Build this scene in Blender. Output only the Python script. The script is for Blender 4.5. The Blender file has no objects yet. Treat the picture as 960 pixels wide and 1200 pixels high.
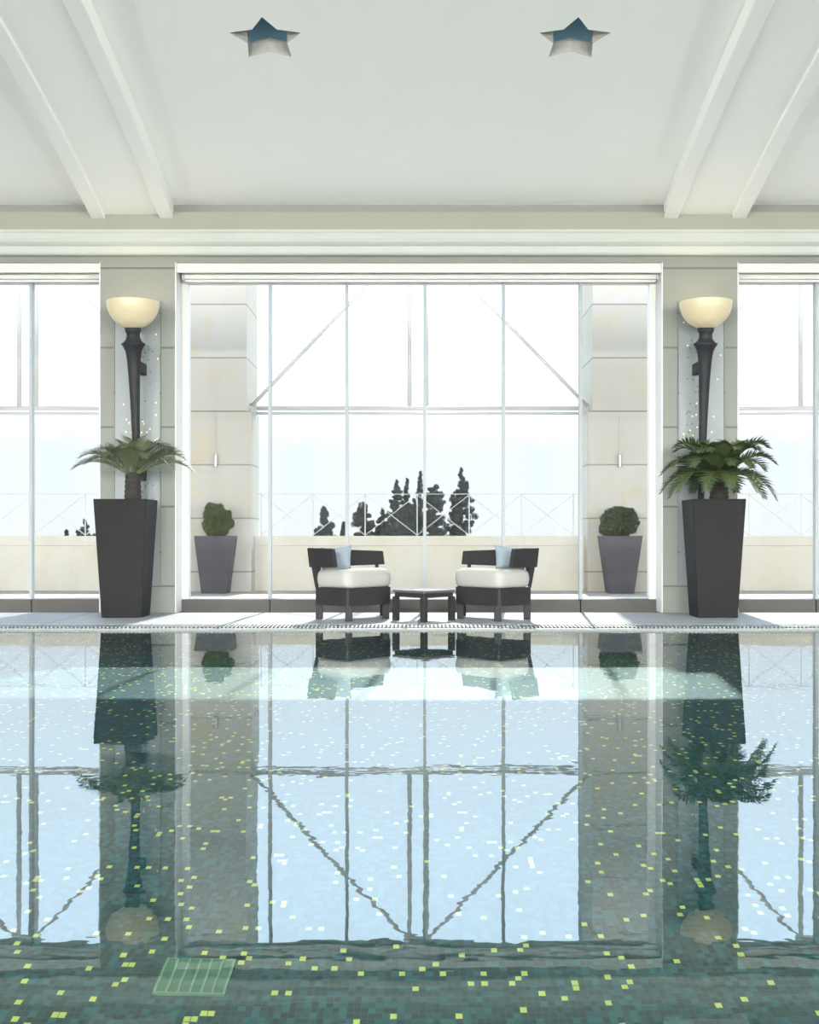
import bpy, bmesh, math, random
from mathutils import Vector, Matrix
PI = math.pi
sc = bpy.context.scene
COL = sc.collection

# ------------------------------------------------------------------ camera
F_PX, CAM_Z = 1440.0, 0.80
cd = bpy.data.cameras.new('camera'); cam = bpy.data.objects.new('camera', cd); COL.objects.link(cam)
cam.location = (0, 0, CAM_Z); cam.rotation_euler = (PI/2, 0, 0)
cd.sensor_fit = 'HORIZONTAL'; cd.sensor_width = 36.0
cd.lens = 36.0*F_PX/960.0
cd.shift_x = (480-491)/960.0
cd.shift_y = (628-600)/960.0
cd.clip_end = 600
sc.camera = cam

# ------------------------------------------------------------------ world: hazy bright sky, brighter with height and towards the sun
SUN_DIR = Vector((0.08, 1.0, 0.75)).normalized()      # from the scene towards the sun
w = bpy.data.worlds.new('sky'); sc.world = w; w.use_nodes = True
nt = w.node_tree; nt.nodes.clear()
def N(t, typ, **kw):
    n = t.nodes.new(typ)
    for k, v in kw.items(): setattr(n, k, v)
    return n
tc = N(nt, 'ShaderNodeTexCoord'); sep = N(nt, 'ShaderNodeSeparateXYZ'); nt.links.new(tc.outputs['Generated'], sep.inputs[0])
ramp = N(nt, 'ShaderNodeValToRGB'); cr = ramp.color_ramp; cr.interpolation = 'LINEAR'
mr = N(nt, 'ShaderNodeMapRange'); mr.inputs['From Min'].default_value = -0.1; mr.inputs['From Max'].default_value = 1.0
nt.links.new(sep.outputs['Z'], mr.inputs['Value']); nt.links.new(mr.outputs[0], ramp.inputs[0])
def el(deg): return (math.sin(math.radians(deg))+0.1)/1.1
SKY = [(-6, (0.13, 0.125, 0.11)), (-0.6, (0.13, 0.13, 0.12)), (0.0, (0.150, 0.162, 0.166)), (4, (0.150, 0.168, 0.180)), (8, (0.23, 0.275, 0.31)),
       (12, (0.33, 0.41, 0.48)), (18, (0.54, 0.70, 0.84)), (24, (0.60, 0.76, 0.90)), (34, (0.22, 0.30, 0.36)), (60, (0.08, 0.11, 0.14)), (90, (0.07, 0.10, 0.14))]
while len(cr.elements) > 1: cr.elements.remove(cr.elements[-1])
cr.elements[0].position = max(0, el(SKY[0][0])); cr.elements[0].color = (*SKY[0][1], 1)
for d, c in SKY[1:]:
    e = cr.elements.new(el(d)); e.color = (*c, 1)
# away from the sun: a darker zenith, and a bright low band added to light the room
ramp2 = N(nt, 'ShaderNodeValToRGB'); c2 = ramp2.color_ramp
BACK = [(-6, (0.42, 0.41, 0.37)), (-0.6, (0.42, 0.41, 0.37)), (0, (1.0, 1.0, 1.0)), (16, (1.0, 1.0, 1.0)), (21, (0.20, 0.22, 0.26)), (30, (0.05, 0.06, 0.08)), (90, (0.03, 0.045, 0.065))]
while len(c2.elements) > 1: c2.elements.remove(c2.elements[-1])
c2.elements[0].position = el(-6); c2.elements[0].color = (*BACK[0][1], 1)
for d, c in BACK[1:]:
    e = c2.elements.new(el(d)); e.color = (*c, 1)
nt.links.new(mr.outputs[0], ramp2.inputs[0])
mb = N(nt, 'ShaderNodeMapRange'); mb.inputs['From Min'].default_value = .0; mb.inputs['From Max'].default_value = .4; nt.links.new(sep.outputs['Y'], mb.inputs['Value'])
mulb = N(nt, 'ShaderNodeVectorMath', operation='SCALE'); ms = N(nt, 'ShaderNodeMapRange'); ms.inputs['From Min'].default_value = -.8; ms.inputs['From Max'].default_value = -.45; ms.inputs['To Min'].default_value = 2.0; ms.inputs['To Max'].default_value = .35
nt.links.new(sep.outputs['Y'], ms.inputs['Value']); nt.links.new(ms.outputs[0], mulb.inputs['Scale']); nt.links.new(ramp2.outputs[0], mulb.inputs[0])
mixw = N(nt, 'ShaderNodeMix', data_type='RGBA'); nt.links.new(mb.outputs[0], mixw.inputs[0]); nt.links.new(mulb.outputs[0], mixw.inputs[6]); nt.links.new(ramp.outputs[0], mixw.inputs[7])
bg = N(nt, 'ShaderNodeBackground'); bg.inputs['Strength'].default_value = 4.5
wo = N(nt, 'ShaderNodeOutputWorld')
nt.links.new(mixw.outputs[2], bg.inputs[0]); nt.links.new(bg.outputs[0], wo.inputs[0])

# ------------------------------------------------------------------ sun
sd = bpy.data.lights.new('sun', 'SUN'); sd.energy = 4.4; sd.angle = math.radians(0.8); sd.color = (1.0, 0.96, 0.9)
sun = bpy.data.objects.new('sun', sd); COL.objects.link(sun); sun.location = (2, 30, 25)
sun.rotation_euler = (-SUN_DIR).to_track_quat('-Z', 'Y').to_euler()
try: sd.cycles.is_caustics_light = True
except Exception: pass

# added fill lights without fittings, behind the camera, to brighten the ceiling
for k in range(-3, 3):
    ud = bpy.data.lights.new('ceiling_fill', 'POINT'); ud.energy = 1450; ud.color = (1, .97, .9); ud.shadow_soft_size = .2
    uo = bpy.data.objects.new('ceiling_fill', ud); COL.objects.link(uo); uo.location = (5.64*(k+.5), -2.7, 3.2)
sc.view_settings.view_transform = 'Standard'; sc.view_settings.look = 'None'
sc.view_settings.gamma = 1.0; sc.view_settings.use_curve_mapping = False
sc.view_settings.exposure = 0.42
sc.cycles.max_bounces = 14; sc.cycles.diffuse_bounces = 6; sc.cycles.glossy_bounces = 6
sc.cycles.transmission_bounces = 8; sc.cycles.transparent_max_bounces = 24
sc.cycles.caustics_reflective = True; sc.cycles.caustics_refractive = True; sc.cycles.blur_glossy = 0.3
sc.cycles.sample_clamp_indirect = 6.0

# ------------------------------------------------------------------ helpers
ORG = {}
class MB:
    def __init__(s): s.v = []; s.f = []
    def add(s, vs, fs):
        o = len(s.v); s.v += [Vector(p) for p in vs]; s.f += [tuple(i+o for i in f) for f in fs]; return s
    def hexa(s, b, t):      # bottom 4, top 4 (ccw from above)
        return s.add(list(b)+list(t), [(3,2,1,0),(4,5,6,7),(0,1,5,4),(1,2,6,5),(2,3,7,6),(3,0,4,7)])
    def box(s, x0, x1, y0, y1, z0, z1):
        return s.hexa([(x0,y0,z0),(x1,y0,z0),(x1,y1,z0),(x0,y1,z0)], [(x0,y0,z1),(x1,y0,z1),(x1,y1,z1),(x0,y1,z1)])
    def prism(s, poly, z0, z1):   # poly ccw in xy
        n = len(poly)
        return s.add([(p[0],p[1],z0) for p in poly]+[(p[0],p[1],z1) for p in poly],
                     [tuple(range(n-1,-1,-1)), tuple(range(n,2*n))]+[(i,(i+1)%n,(i+1)%n+n,i+n) for i in range(n)])
    def tube(s, pts, rad, n=8, cap=True):
        pts = [Vector(p) for p in pts]; k = len(pts)
        if not isinstance(rad, (list, tuple)): rad = [rad]*k
        o = len(s.v); up = Vector((0,0,1))
        d0 = (pts[1]-pts[0]).normalized()
        if abs(d0.dot(up)) > .95: up = Vector((1,0,0))
        for i, p in enumerate(pts):
            d = (pts[min(i+1,k-1)]-pts[max(i-1,0)]).normalized()
            a = d.cross(up).normalized(); b = a.cross(d).normalized()
            for j in range(n):
                t = 2*PI*j/n; s.v.append(p+a*math.cos(t)*rad[i]+b*math.sin(t)*rad[i])
        for i in range(k-1):
            for j in range(n):
                s.f.append((o+i*n+j, o+i*n+(j+1)%n, o+(i+1)*n+(j+1)%n, o+(i+1)*n+j))
        if cap: s.f.append(tuple(o+j for j in range(n-1,-1,-1))); s.f.append(tuple(o+(k-1)*n+j for j in range(n)))
        return s
    def bar(s, a, b, w, h=None):   # square bar between points; w across, h the other way
        a, b = Vector(a), Vector(b); h = h or w; d = (b-a).normalized()
        up = Vector((0,1,0)) if abs(d.y) < .9 else Vector((1,0,0))
        x = d.cross(up).normalized()*w/2; y = up*h/2
        return s.add([a-x-y, a+x-y, a+x+y, a-x+y, b-x-y, b+x-y, b+x+y, b-x+y], [(3,2,1,0),(4,5,6,7),(0,1,5,4),(1,2,6,5),(2,3,7,6),(3,0,4,7)])
    def lathe(s, prof, c=(0,0,0), n=32, axis=None):   # prof (r, z)
        c = Vector(c); o = len(s.v); k = len(prof)
        for r, z in prof:
            for j in range(n):
                t = 2*PI*j/n; s.v.append(c+Vector((r*math.cos(t), r*math.sin(t), z)))
        for i in range(k-1):
            for j in range(n): s.f.append((o+i*n+j, o+i*n+(j+1)%n, o+(i+1)*n+(j+1)%n, o+(i+1)*n+j))
        s.f.append(tuple(o+j for j in range(n-1,-1,-1))); s.f.append(tuple(o+(k-1)*n+j for j in range(n)))
        return s
    def xf(s, M, start=0):
        for i in range(start, len(s.v)): s.v[i] = M @ s.v[i]
        return s
    def build(s, name, mat, parent=None, smooth=False, bevel=0, origin=None, seg=2, sub=0, fix=True):
        org = ORG[parent] if parent is not None else Vector(origin or (0,0,0))
        me = bpy.data.meshes.new(name); me.from_pydata([tuple(v-org) for v in s.v], [], s.f); me.materials.append(mat)
        if fix:
            bm = bmesh.new(); bm.from_mesh(me); bmesh.ops.recalc_face_normals(bm, faces=bm.faces); bm.to_mesh(me); bm.free()
        o = bpy.data.objects.new(name, me); COL.objects.link(o)
        if parent is not None: o.parent = parent
        else: o.location = org
        ORG[o] = org.copy()
        if smooth:
            for p in me.polygons: p.use_smooth = True
        if sub:
            m = o.modifiers.new('sub', 'SUBSURF'); m.levels = m.render_levels = sub
        if bevel:
            m = o.modifiers.new('bevel', 'BEVEL'); m.width = bevel; m.segments = seg; m.limit_method = 'ANGLE'; m.angle_limit = math.radians(35)
        return o
def tag(o, label=None, cat=None, group=None, kind=None):
    if label: o['label'] = label
    if cat: o['category'] = cat
    if group: o['group'] = group
    if kind: o['kind'] = kind
    return o
def thing(name, loc, label, cat, group=None):
    o = bpy.data.objects.new(name, None); o.empty_display_size = .1; COL.objects.link(o); o.location = loc
    ORG[o] = Vector(loc); return tag(o, label, cat, group)
def struct(o, label=None, cat=None): return tag(o, label, cat, None, 'structure')

# ------------------------------------------------------------------ materials
def new_mat(name):
    m = bpy.data.materials.new(name); m.use_nodes = True; t = m.node_tree; t.nodes.clear()
    out = N(t, 'ShaderNodeOutputMaterial'); return m, t, out
def L(t, a, b): t.links.new(a, b)
def math_n(t, op, a, b=None):
    n = N(t, 'ShaderNodeMath', operation=op)
    for i, x in enumerate((a, b)):
        if x is None: continue
        if isinstance(x, (int, float)): n.inputs[i].default_value = x
        else: L(t, x, n.inputs[i])
    return n.outputs[0]
def pbr(name, col, rough=.5, metal=0, noise=0, nscale=20, bump=0, spec=.5, col2=None, stretch=None):
    m, t, out = new_mat(name); b = N(t, 'ShaderNodeBsdfPrincipled'); L(t, b.outputs[0], out.inputs[0])
    b.inputs['Roughness'].default_value = rough; b.inputs['Metallic'].default_value = metal
    b.inputs['Specular IOR Level'].default_value = spec
    tx = N(t, 'ShaderNodeTexCoord'); ns = N(t, 'ShaderNodeTexNoise'); ns.inputs['Scale'].default_value = nscale; ns.inputs['Detail'].default_value = 4
    src = tx.outputs['Object']
    if stretch:
        mp = N(t, 'ShaderNodeMapping'); mp.inputs['Scale'].default_value = stretch; L(t, src, mp.inputs[0]); src = mp.outputs[0]
    L(t, src, ns.inputs[0])
    mx = N(t, 'ShaderNodeMix', data_type='RGBA'); c2 = col2 or tuple(c*(1-noise) for c in col)
    mx.inputs[6].default_value = (*col, 1); mx.inputs[7].default_value = (*c2, 1); L(t, ns.outputs[0], mx.inputs[0]); L(t, mx.outputs[2], b.inputs['Base Color'])
    if bump:
        bp = N(t, 'ShaderNodeBump'); bp.inputs['Strength'].default_value = 1; bp.inputs['Distance'].default_value = bump; L(t, ns.outputs[0], bp.inputs['Height']); L(t, bp.outputs[0], b.inputs['Normal'])
    return m
def stone(name, col, col2, z0, step, stain=.0, jx=None, axis='Z', stain_col=(.55,.45,.2)):
    """limestone with course joints along an axis (object coords = world coords)"""
    m, t, out = new_mat(name); b = N(t, 'ShaderNodeBsdfPrincipled'); L(t, b.outputs[0], out.inputs[0]); b.inputs['Roughness'].default_value = .75
    tx = N(t, 'ShaderNodeTexCoord'); sp = N(t, 'ShaderNodeSeparateXYZ'); L(t, tx.outputs['Object'], sp.inputs[0])
    q = math_n(t, 'DIVIDE', math_n(t, 'SUBTRACT', sp.outputs[axis], z0), step)
    fr = math_n(t, 'FRACT', q); fl = math_n(t, 'FLOOR', q)
    d = math_n(t, 'ABSOLUTE', math_n(t, 'SUBTRACT', math_n(t, 'FRACT', math_n(t, 'ADD', fr, .5)), .5))
    joint = math_n(t, 'LESS_THAN', d, .010/step)
    xb = math_n(t, 'FLOOR', math_n(t, 'MULTIPLY', sp.outputs['X'], 1/1.1))
    cb = N(t, 'ShaderNodeCombineXYZ'); L(t, fl, cb.inputs[0]); L(t, xb, cb.inputs[1])
    wn = N(t, 'ShaderNodeTexWhiteNoise'); wn.noise_dimensions = '3D'; L(t, cb.outputs[0], wn.inputs['Vector'])
    n1 = N(t, 'ShaderNodeTexNoise'); n1.inputs['Scale'].default_value = 2.2; n1.inputs['Detail'].default_value = 8; n1.inputs['Roughness'].default_value = .65; L(t, tx.outputs['Object'], n1.inputs[0])
    f = math_n(t, 'ADD', math_n(t, 'MULTIPLY', wn.outputs['Value'], .5), math_n(t, 'MULTIPLY', n1.outputs[0], .5))
    mx = N(t, 'ShaderNodeMix', data_type='RGBA'); mx.inputs[6].default_value = (*col, 1); mx.inputs[7].default_value = (*col2, 1); L(t, f, mx.inputs[0])
    n2 = N(t, 'ShaderNodeTexNoise'); n2.inputs['Scale'].default_value = 1.7; n2.inputs['Detail'].default_value = 10; n2.inputs['Roughness'].default_value = .7; L(t, tx.outputs['Object'], n2.inputs[0])
    st = N(t, 'ShaderNodeMapRange'); st.inputs['From Min'].default_value = .50; st.inputs['From Max'].default_value = .70; st.inputs['To Max'].default_value = stain; L(t, n2.outputs[0], st.inputs[0])
    m2 = N(t, 'ShaderNodeMix', data_type='RGBA'); m2.inputs[7].default_value = (*stain_col, 1); L(t, mx.outputs[2], m2.inputs[6]); L(t, st.outputs[0], m2.inputs[0])
    m3 = N(t, 'ShaderNodeMix', data_type='RGBA'); m3.inputs[7].default_value = (*[c*.45 for c in col2], 1); L(t, m2.outputs[2], m3.inputs[6]); L(t, math_n(t, 'MULTIPLY', joint, .8), m3.inputs[0])
    L(t, m3.outputs[2], b.inputs['Base Color'])
    bp = N(t, 'ShaderNodeBump'); bp.inputs['Distance'].default_value = .004; bp.inputs['Strength'].default_value = .6; L(t, n1.outputs[0], bp.inputs['Height']); L(t, bp.outputs[0], b.inputs['Normal'])
    return m
def glass_mat(name, refl=1.0, tint=(1,1,1)):
    m, t, out = new_mat(name); tr = N(t, 'ShaderNodeBsdfTransparent'); tr.inputs[0].default_value = (*tint, 1); g = N(t, 'ShaderNodeBsdfGlossy'); g.inputs['Roughness'].default_value = .0
    fr = N(t, 'ShaderNodeFresnel'); fr.inputs[0].default_value = 1.33
    mx = N(t, 'ShaderNodeMixShader'); L(t, math_n(t, 'MULTIPLY', fr.outputs[0], refl), mx.inputs[0]); L(t, tr.outputs[0], mx.inputs[1]); L(t, g.outputs[0], mx.inputs[2]); L(t, mx.outputs[0], out.inputs[0])
    return m
def tiles_mat(name, axes=('X','Y')):
    S = .0200
    m, t, out = new_mat(name); b = N(t, 'ShaderNodeBsdfPrincipled'); L(t, b.outputs[0], out.inputs[0]); b.inputs['Roughness'].default_value = .35
    tx = N(t, 'ShaderNodeTexCoord'); sp = N(t, 'ShaderNodeSeparateXYZ'); L(t, tx.outputs['Object'], sp.inputs[0])
    cells = []; fr = []
    for a in axes:
        q = math_n(t, 'DIVIDE', sp.outputs[a], S*(.95 if a == 'X' else 1.4)); cells.append(math_n(t, 'FLOOR', q)); fr.append(math_n(t, 'FRACT', q))
    cb = N(t, 'ShaderNodeCombineXYZ'); L(t, cells[0], cb.inputs[0]); L(t, cells[1], cb.inputs[1])
    wn = N(t, 'ShaderNodeTexWhiteNoise'); wn.noise_dimensions = '3D'; L(t, cb.outputs[0], wn.inputs['Vector'])
    rp = N(t, 'ShaderNodeValToRGB'); r = rp.color_ramp; r.interpolation = 'CONSTANT'; L(t, wn.outputs['Value'], rp.inputs[0])
    cols = [(0, (.008,.038,.043)), (.30, (.016,.070,.078)), (.52, (.011,.048,.052)), (.70, (.02,.115,.13)), (.86, (.018,.085,.105)), (.960, (.70,.72,.15))]
    r.elements[0].position = 0; r.elements[0].color = (*cols[0][1], 1); r.elements[1].position = cols[1][0]; r.elements[1].color = (*cols[1][1], 1)
    for p, c in cols[2:]:
        e = r.elements.new(p); e.color = (*c, 1)
    g = None
    for f in fr:
        d = math_n(t, 'LESS_THAN', math_n(t, 'MINIMUM', f, math_n(t, 'SUBTRACT', 1, f)), .05)
        g = d if g is None else math_n(t, 'MAXIMUM', g, d)
    mx = N(t, 'ShaderNodeMix', data_type='RGBA'); mx.inputs[7].default_value = (.035,.09,.09,1); L(t, rp.outputs[0], mx.inputs[6]); L(t, g, mx.inputs[0]); L(t, mx.outputs[2], b.inputs['Base Color'])
    return m

M = {}
M['star_shade'] = pbr('shaded_star_plaster', (.36,.36,.335), .8)  # ceiling plaster inside the star holes, with the shade put into its colour
M['cornice'] = pbr('cornice_moulding', (.47,.50,.47), .6, noise=.03, nscale=3)
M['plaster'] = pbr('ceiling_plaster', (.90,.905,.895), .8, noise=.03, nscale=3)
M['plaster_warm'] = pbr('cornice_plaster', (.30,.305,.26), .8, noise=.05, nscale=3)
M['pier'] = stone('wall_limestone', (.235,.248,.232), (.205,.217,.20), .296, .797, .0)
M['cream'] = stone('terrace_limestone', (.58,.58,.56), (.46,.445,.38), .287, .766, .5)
M['cream_par'] = stone('parapet_limestone', (.65,.645,.605), (.59,.57,.49), -5.0, 30.0, .42)
M['terrace'] = pbr('terrace_paving', (.62,.61,.58), .8, noise=.08, nscale=4)
M['curb'] = pbr('curb_stone', (.060,.059,.056), .6, noise=.15, nscale=9)
M['curb_light'] = pbr('pool_edge_stone', (.19,.215,.215), .5, noise=.1)
M['white'] = pbr('white_paint', (.70,.70,.69), .45, noise=.02)
M['steel_white'] = pbr('white_steel', (.60,.60,.58), .4, noise=.03)
M['blind'] = pbr('blind_fabric_white', (.66,.66,.64), .7, noise=.03)
M['glass'] = glass_mat('window_glass', .10)
M['anth'] = pbr('anthracite_fibreglass', (.0125,.0125,.014), .6, noise=.12, nscale=8, spec=.13)
M['anth_small'] = pbr('grey_fibreglass', (.060,.058,.072), .6, noise=.15, nscale=8)
M['wicker'] = pbr('dark_woven_rattan', (.030,.028,.031), .6, spec=.2, noise=.35, nscale=120, bump=.001, stretch=(1,1,4))
M['cushion'] = pbr('white_cushion_fabric', (.37,.37,.35), .9, noise=.05, nscale=60, bump=.0004)
M['pillow'] = pbr('pale_blue_fabric', (.24,.29,.345), .9, noise=.08, nscale=60, bump=.0004)
M['bronze'] = pbr('dark_bronze', (.024,.025,.031), .55, spec=.25, metal=0, noise=.2, nscale=14)
M['table'] = pbr('dark_table_top', (.10,.10,.11), .18, noise=.1)
M['soil'] = pbr('potting_soil', (.05,.035,.025), .95, noise=.5, nscale=40, bump=.01)
M['trunk'] = pbr('cycad_trunk_bark', (.035,.031,.029), .9, noise=.5, nscale=30, bump=.01)
M['frond'] = pbr('cycad_leaf', (.075,.105,.035), .5, noise=.4, nscale=10, col2=(.035,.06,.025))
M['frond_dull'] = pbr('cycad_leaf_dusty', (.115,.13,.065), .55, noise=.4, nscale=10, col2=(.06,.075,.04))
M['rachis'] = pbr('leaf_stalk', (.10,.12,.05), .5)
M['box_leaf'] = pbr('boxwood_leaf', (.045,.075,.02), .5, noise=.5, nscale=20)
M['box_leaf2'] = pbr('loose_shrub_leaf', (.10,.15,.04), .5, noise=.5, nscale=20)
M['pine'] = pbr('conifer_needles', (.035,.056,.054), .8, noise=.5, nscale=3)
M['bark'] = pbr('conifer_bark', (.06,.05,.045), .9, noise=.4)
M['chrome'] = pbr('brushed_steel', (.5,.5,.5), .35, metal=.9)
M['grate'] = pbr('white_grate_plastic', (.20,.225,.23), .5)
M['channel'] = pbr('overflow_channel', (.05,.08,.085), .5)
M['blue'] = pbr('blue_painted_recess', (.27,.43,.50), .6, noise=.1, nscale=5)
M['panel'] = pbr('grey_glass_mosaic_panel', (.215,.25,.26), .4, noise=.06, nscale=30)
M['dot_y'] = pbr('yellow_mosaic', (.85,.80,.35), .4)
M['dot_d'] = pbr('dark_mosaic', (.06,.08,.10), .4)
M['tiles'] = tiles_mat('teal_mosaic_floor')
M['tiles_w'] = tiles_mat('teal_mosaic_wall', ('X','Z'))
M['drain'] = pbr('green_drain_cover', (.07,.165,.105), .6)
M['drain_l'] = pbr('pale_green_drain_slat', (.20,.33,.22), .6)
M['ground'] = pbr('hillside_ground', (.42,.41,.34), .95, noise=.3, nscale=.3)
# frosted fins
m, t, out = new_mat('frosted_glass_fin'); d = N(t, 'ShaderNodeBsdfDiffuse'); d.inputs[0].default_value = (.60,.62,.63,1)
tl = N(t, 'ShaderNodeBsdfTranslucent'); tl.inputs[0].default_value = (.62,.66,.68,1); mx = N(t, 'ShaderNodeMixShader'); mx.inputs[0].default_value = .5
L(t, d.outputs[0], mx.inputs[1]); L(t, tl.outputs[0], mx.inputs[2]); L(t, mx.outputs[0], out.inputs[0]); M['fin'] = m
# lamp bowl: lit alabaster
m, t, out = new_mat('lit_alabaster'); b = N(t, 'ShaderNodeBsdfPrincipled'); tx = N(t, 'ShaderNodeTexCoord'); ns = N(t, 'ShaderNodeTexNoise'); ns.inputs['Scale'].default_value = 9; ns.inputs['Detail'].default_value = 5
L(t, tx.outputs['Object'], ns.inputs[0]); mx = N(t, 'ShaderNodeMix', data_type='RGBA'); mx.inputs[6].default_value = (.52,.47,.34,1); mx.inputs[7].default_value = (.44,.37,.22,1); L(t, ns.outputs[0], mx.inputs[0])
L(t, mx.outputs[2], b.inputs['Base Color']); L(t, mx.outputs[2], b.inputs['Emission Color']); b.inputs['Emission Strength'].default_value = .30; b.inputs['Roughness'].default_value = .35; L(t, b.outputs[0], out.inputs[0]); M['bowl'] = m
# deck: pale stone slabs with joints
m, t, out = new_mat('deck_stone'); b = N(t, 'ShaderNodeBsdfPrincipled'); L(t, b.outputs[0], out.inputs[0]); tx = N(t, 'ShaderNodeTexCoord'); sp = N(t, 'ShaderNodeSeparateXYZ'); L(t, tx.outputs['Object'], sp.inputs[0])
fx = math_n(t, 'FRACT', math_n(t, 'ADD', math_n(t, 'DIVIDE', math_n(t, 'ADD', sp.outputs['X'], 1.64), 1.64), 100.5))
jx = math_n(t, 'LESS_THAN', math_n(t, 'ABSOLUTE', math_n(t, 'SUBTRACT', fx, .5)), .006)
ns = N(t, 'ShaderNodeTexNoise'); ns.inputs['Scale'].default_value = 6; ns.inputs['Detail'].default_value = 6; L(t, tx.outputs['Object'], ns.inputs[0])
mx = N(t, 'ShaderNodeMix', data_type='RGBA'); mx.inputs[6].default_value = (.30,.32,.345,1); mx.inputs[7].default_value = (.25,.27,.295,1); L(t, ns.outputs[0], mx.inputs[0])
m2 = N(t, 'ShaderNodeMix', data_type='RGBA'); m2.inputs[7].default_value = (.12,.13,.14,1); L(t, mx.outputs[2], m2.inputs[6]); L(t, jx, m2.inputs[0]); L(t, m2.outputs[2], b.inputs['Base Color'])
b.inputs['Roughness'].default_value = .6; b.inputs['Specular IOR Level'].default_value = .2; M['deck'] = m
# water
m, t, out = new_mat('pool_water'); g = N(t, 'ShaderNodeBsdfPrincipled'); g.inputs['Base Color'].default_value = (.70,.93,.94,1); g.inputs['Roughness'].default_value = 0; g.inputs['IOR'].default_value = 1.34; g.inputs['Transmission Weight'].default_value = 1
tx = N(t, 'ShaderNodeTexCoord'); n1 = N(t, 'ShaderNodeTexNoise'); n1.inputs['Scale'].default_value = 5; n1.inputs['Detail'].default_value = 3; n2 = N(t, 'ShaderNodeTexNoise'); n2.inputs['Scale'].default_value = .9; n2.inputs['Detail'].default_value = 1
L(t, tx.outputs['Object'], n1.inputs[0]); L(t, tx.outputs['Object'], n2.inputs[0])
h = math_n(t, 'ADD', math_n(t, 'MULTIPLY', n1.outputs[0], .00035), math_n(t, 'MULTIPLY', n2.outputs[0], .0012))
bp = N(t, 'ShaderNodeBump'); bp.inputs['Strength'].default_value = 1; bp.inputs['Distance'].default_value = 1.0; L(t, h, bp.inputs['Height']); L(t, bp.outputs[0], g.inputs['Normal'])
L(t, g.outputs[0], out.inputs[0]); M['water'] = m

# ================================================================== ROOM
BAY, YW, YB, XE = 5.64, 12.32, -3.30, 14.10
PIER_H = .375                                  # half width of a pier
TOP = 3.54                                     # head of the window openings
piers = [BAY*(k+.5) for k in range(-3, 3)]
bays = [BAY*k for k in range(-2, 3)]
def vault(y, z0):
    u = YW-y; return z0+.28*u-.018*u*u

def window_wall(name, yf, yk):                 # yf = room face, yk = outer face
    s = MB(); a, b = min(yf, yk), max(yf, yk)
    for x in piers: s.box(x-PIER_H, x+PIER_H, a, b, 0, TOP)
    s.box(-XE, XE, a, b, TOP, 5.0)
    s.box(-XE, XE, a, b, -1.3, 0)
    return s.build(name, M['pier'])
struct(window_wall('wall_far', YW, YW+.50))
struct(window_wall('wall_near', YB, YB-.50))
for nm, x0, x1 in (('wall_left', -XE-.3, -XE), ('wall_right', XE, XE+.3)):
    struct(MB().box(x0, x1, YB-.5, YW+.5, -1.3, 5.6).build(nm, M['plaster_warm']))

# ceiling slab with two star-shaped holes
NS = 40; th = .115
ys = [YW+.25-(YW-YB+.5)*i/NS for i in range(NS+1)]
v = []; f = []
for y in ys:
    z = vault(y, 4.12)
    v += [(-XE, y, z), (XE, y, z), (XE, y, z+th), (-XE, y, z+th)]
for i in range(NS):
    a, b_ = 4*i, 4*i+4
    for j in range(4): f.append((a+j, a+(j+1)%4, b_+(j+1)%4, b_+j))
f += [(3,2,1,0), tuple(4*NS+j for j in range(4))]
ceil = MB().add(v, f).build('ceiling', M['plaster']); struct(ceil)
STAR_Y = 9.72; stars = (-1.205, 1.225)
def star_poly(cx, cy, R, r, rot=-PI/2):
    return [(cx+(R if k%2 == 0 else r)*math.cos(rot+k*PI/5), cy+(R if k%2 == 0 else r)*math.sin(rot+k*PI/5)) for k in range(10)]
for sx in stars:
    cut = MB().prism(star_poly(sx, STAR_Y, .295, .165), 4.4, 5.3).build('cutter', M['plaster'])
    md = ceil.modifiers.new('cut', 'BOOLEAN'); md.object = cut; md.operation = 'DIFFERENCE'; md.solver = 'EXACT'
    bpy.context.view_layer.update()
    me = bpy.data.meshes.new_from_object(ceil.evaluated_get(bpy.context.evaluated_depsgraph_get()))
    ceil.modifiers.clear(); ceil.data = me; bpy.data.objects.remove(cut)
ceil.data.materials.append(M['star_shade'])
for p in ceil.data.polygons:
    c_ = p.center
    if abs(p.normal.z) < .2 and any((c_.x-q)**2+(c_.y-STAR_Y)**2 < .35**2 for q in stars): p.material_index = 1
for sx in stars:                               # blue recess above each hole
    zt = vault(STAR_Y, 4.12)+th
    s = MB().box(sx-.42, sx+.42, STAR_Y-.5, STAR_Y+.42, zt-.001, zt+.42)
    top = s.f[1]; s.f = [fc for i, fc in enumerate(s.f) if i != 0]   # open underneath
    side = 'left' if sx < 0 else 'right'
    o = s.build('star_skylight', M['blue'], origin=(sx, STAR_Y, zt))
    tag(o, f'blue recess seen through the {side} star-shaped opening in the white ceiling', 'skylight', 'star skylights in the ceiling')

# beams: a soffit slab with a rib along each edge
def vault_strip(x0, x1, zb, zt, y0=YW+.02, y1=YB):
    s = MB(); n = 36; ys = [y0+(y1-y0)*i/n for i in range(n+1)]; v = []; f = []
    for y in ys: v += [(x0,y,vault(y,zb)), (x1,y,vault(y,zb)), (x1,y,vault(y,zt)), (x0,y,vault(y,zt))]
    for i in range(n):
        a, b_ = 4*i, 4*i+4
        for j in range(4): f.append((a+j, a+(j+1)%4, b_+(j+1)%4, b_+j))
    f += [(3,2,1,0), tuple(4*n+j for j in range(4))]
    return s.add(v, f)
for k, x in enumerate(piers[1:5]):
    cx = x-.04*(1 if x < 0 else -.9)
    o = vault_strip(cx-.40, cx+.40, 3.985, 4.16).build(f'trim_{k+1}', M['plaster']); struct(o, None)
    vault_strip(cx-.41, cx-.27, 3.945, 4.0).build('beam_rib', M['plaster'], o, bevel=.008)
    vault_strip(cx+.27, cx+.41, 3.945, 4.0).build('beam_rib', M['plaster'], o, bevel=.008)

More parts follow.
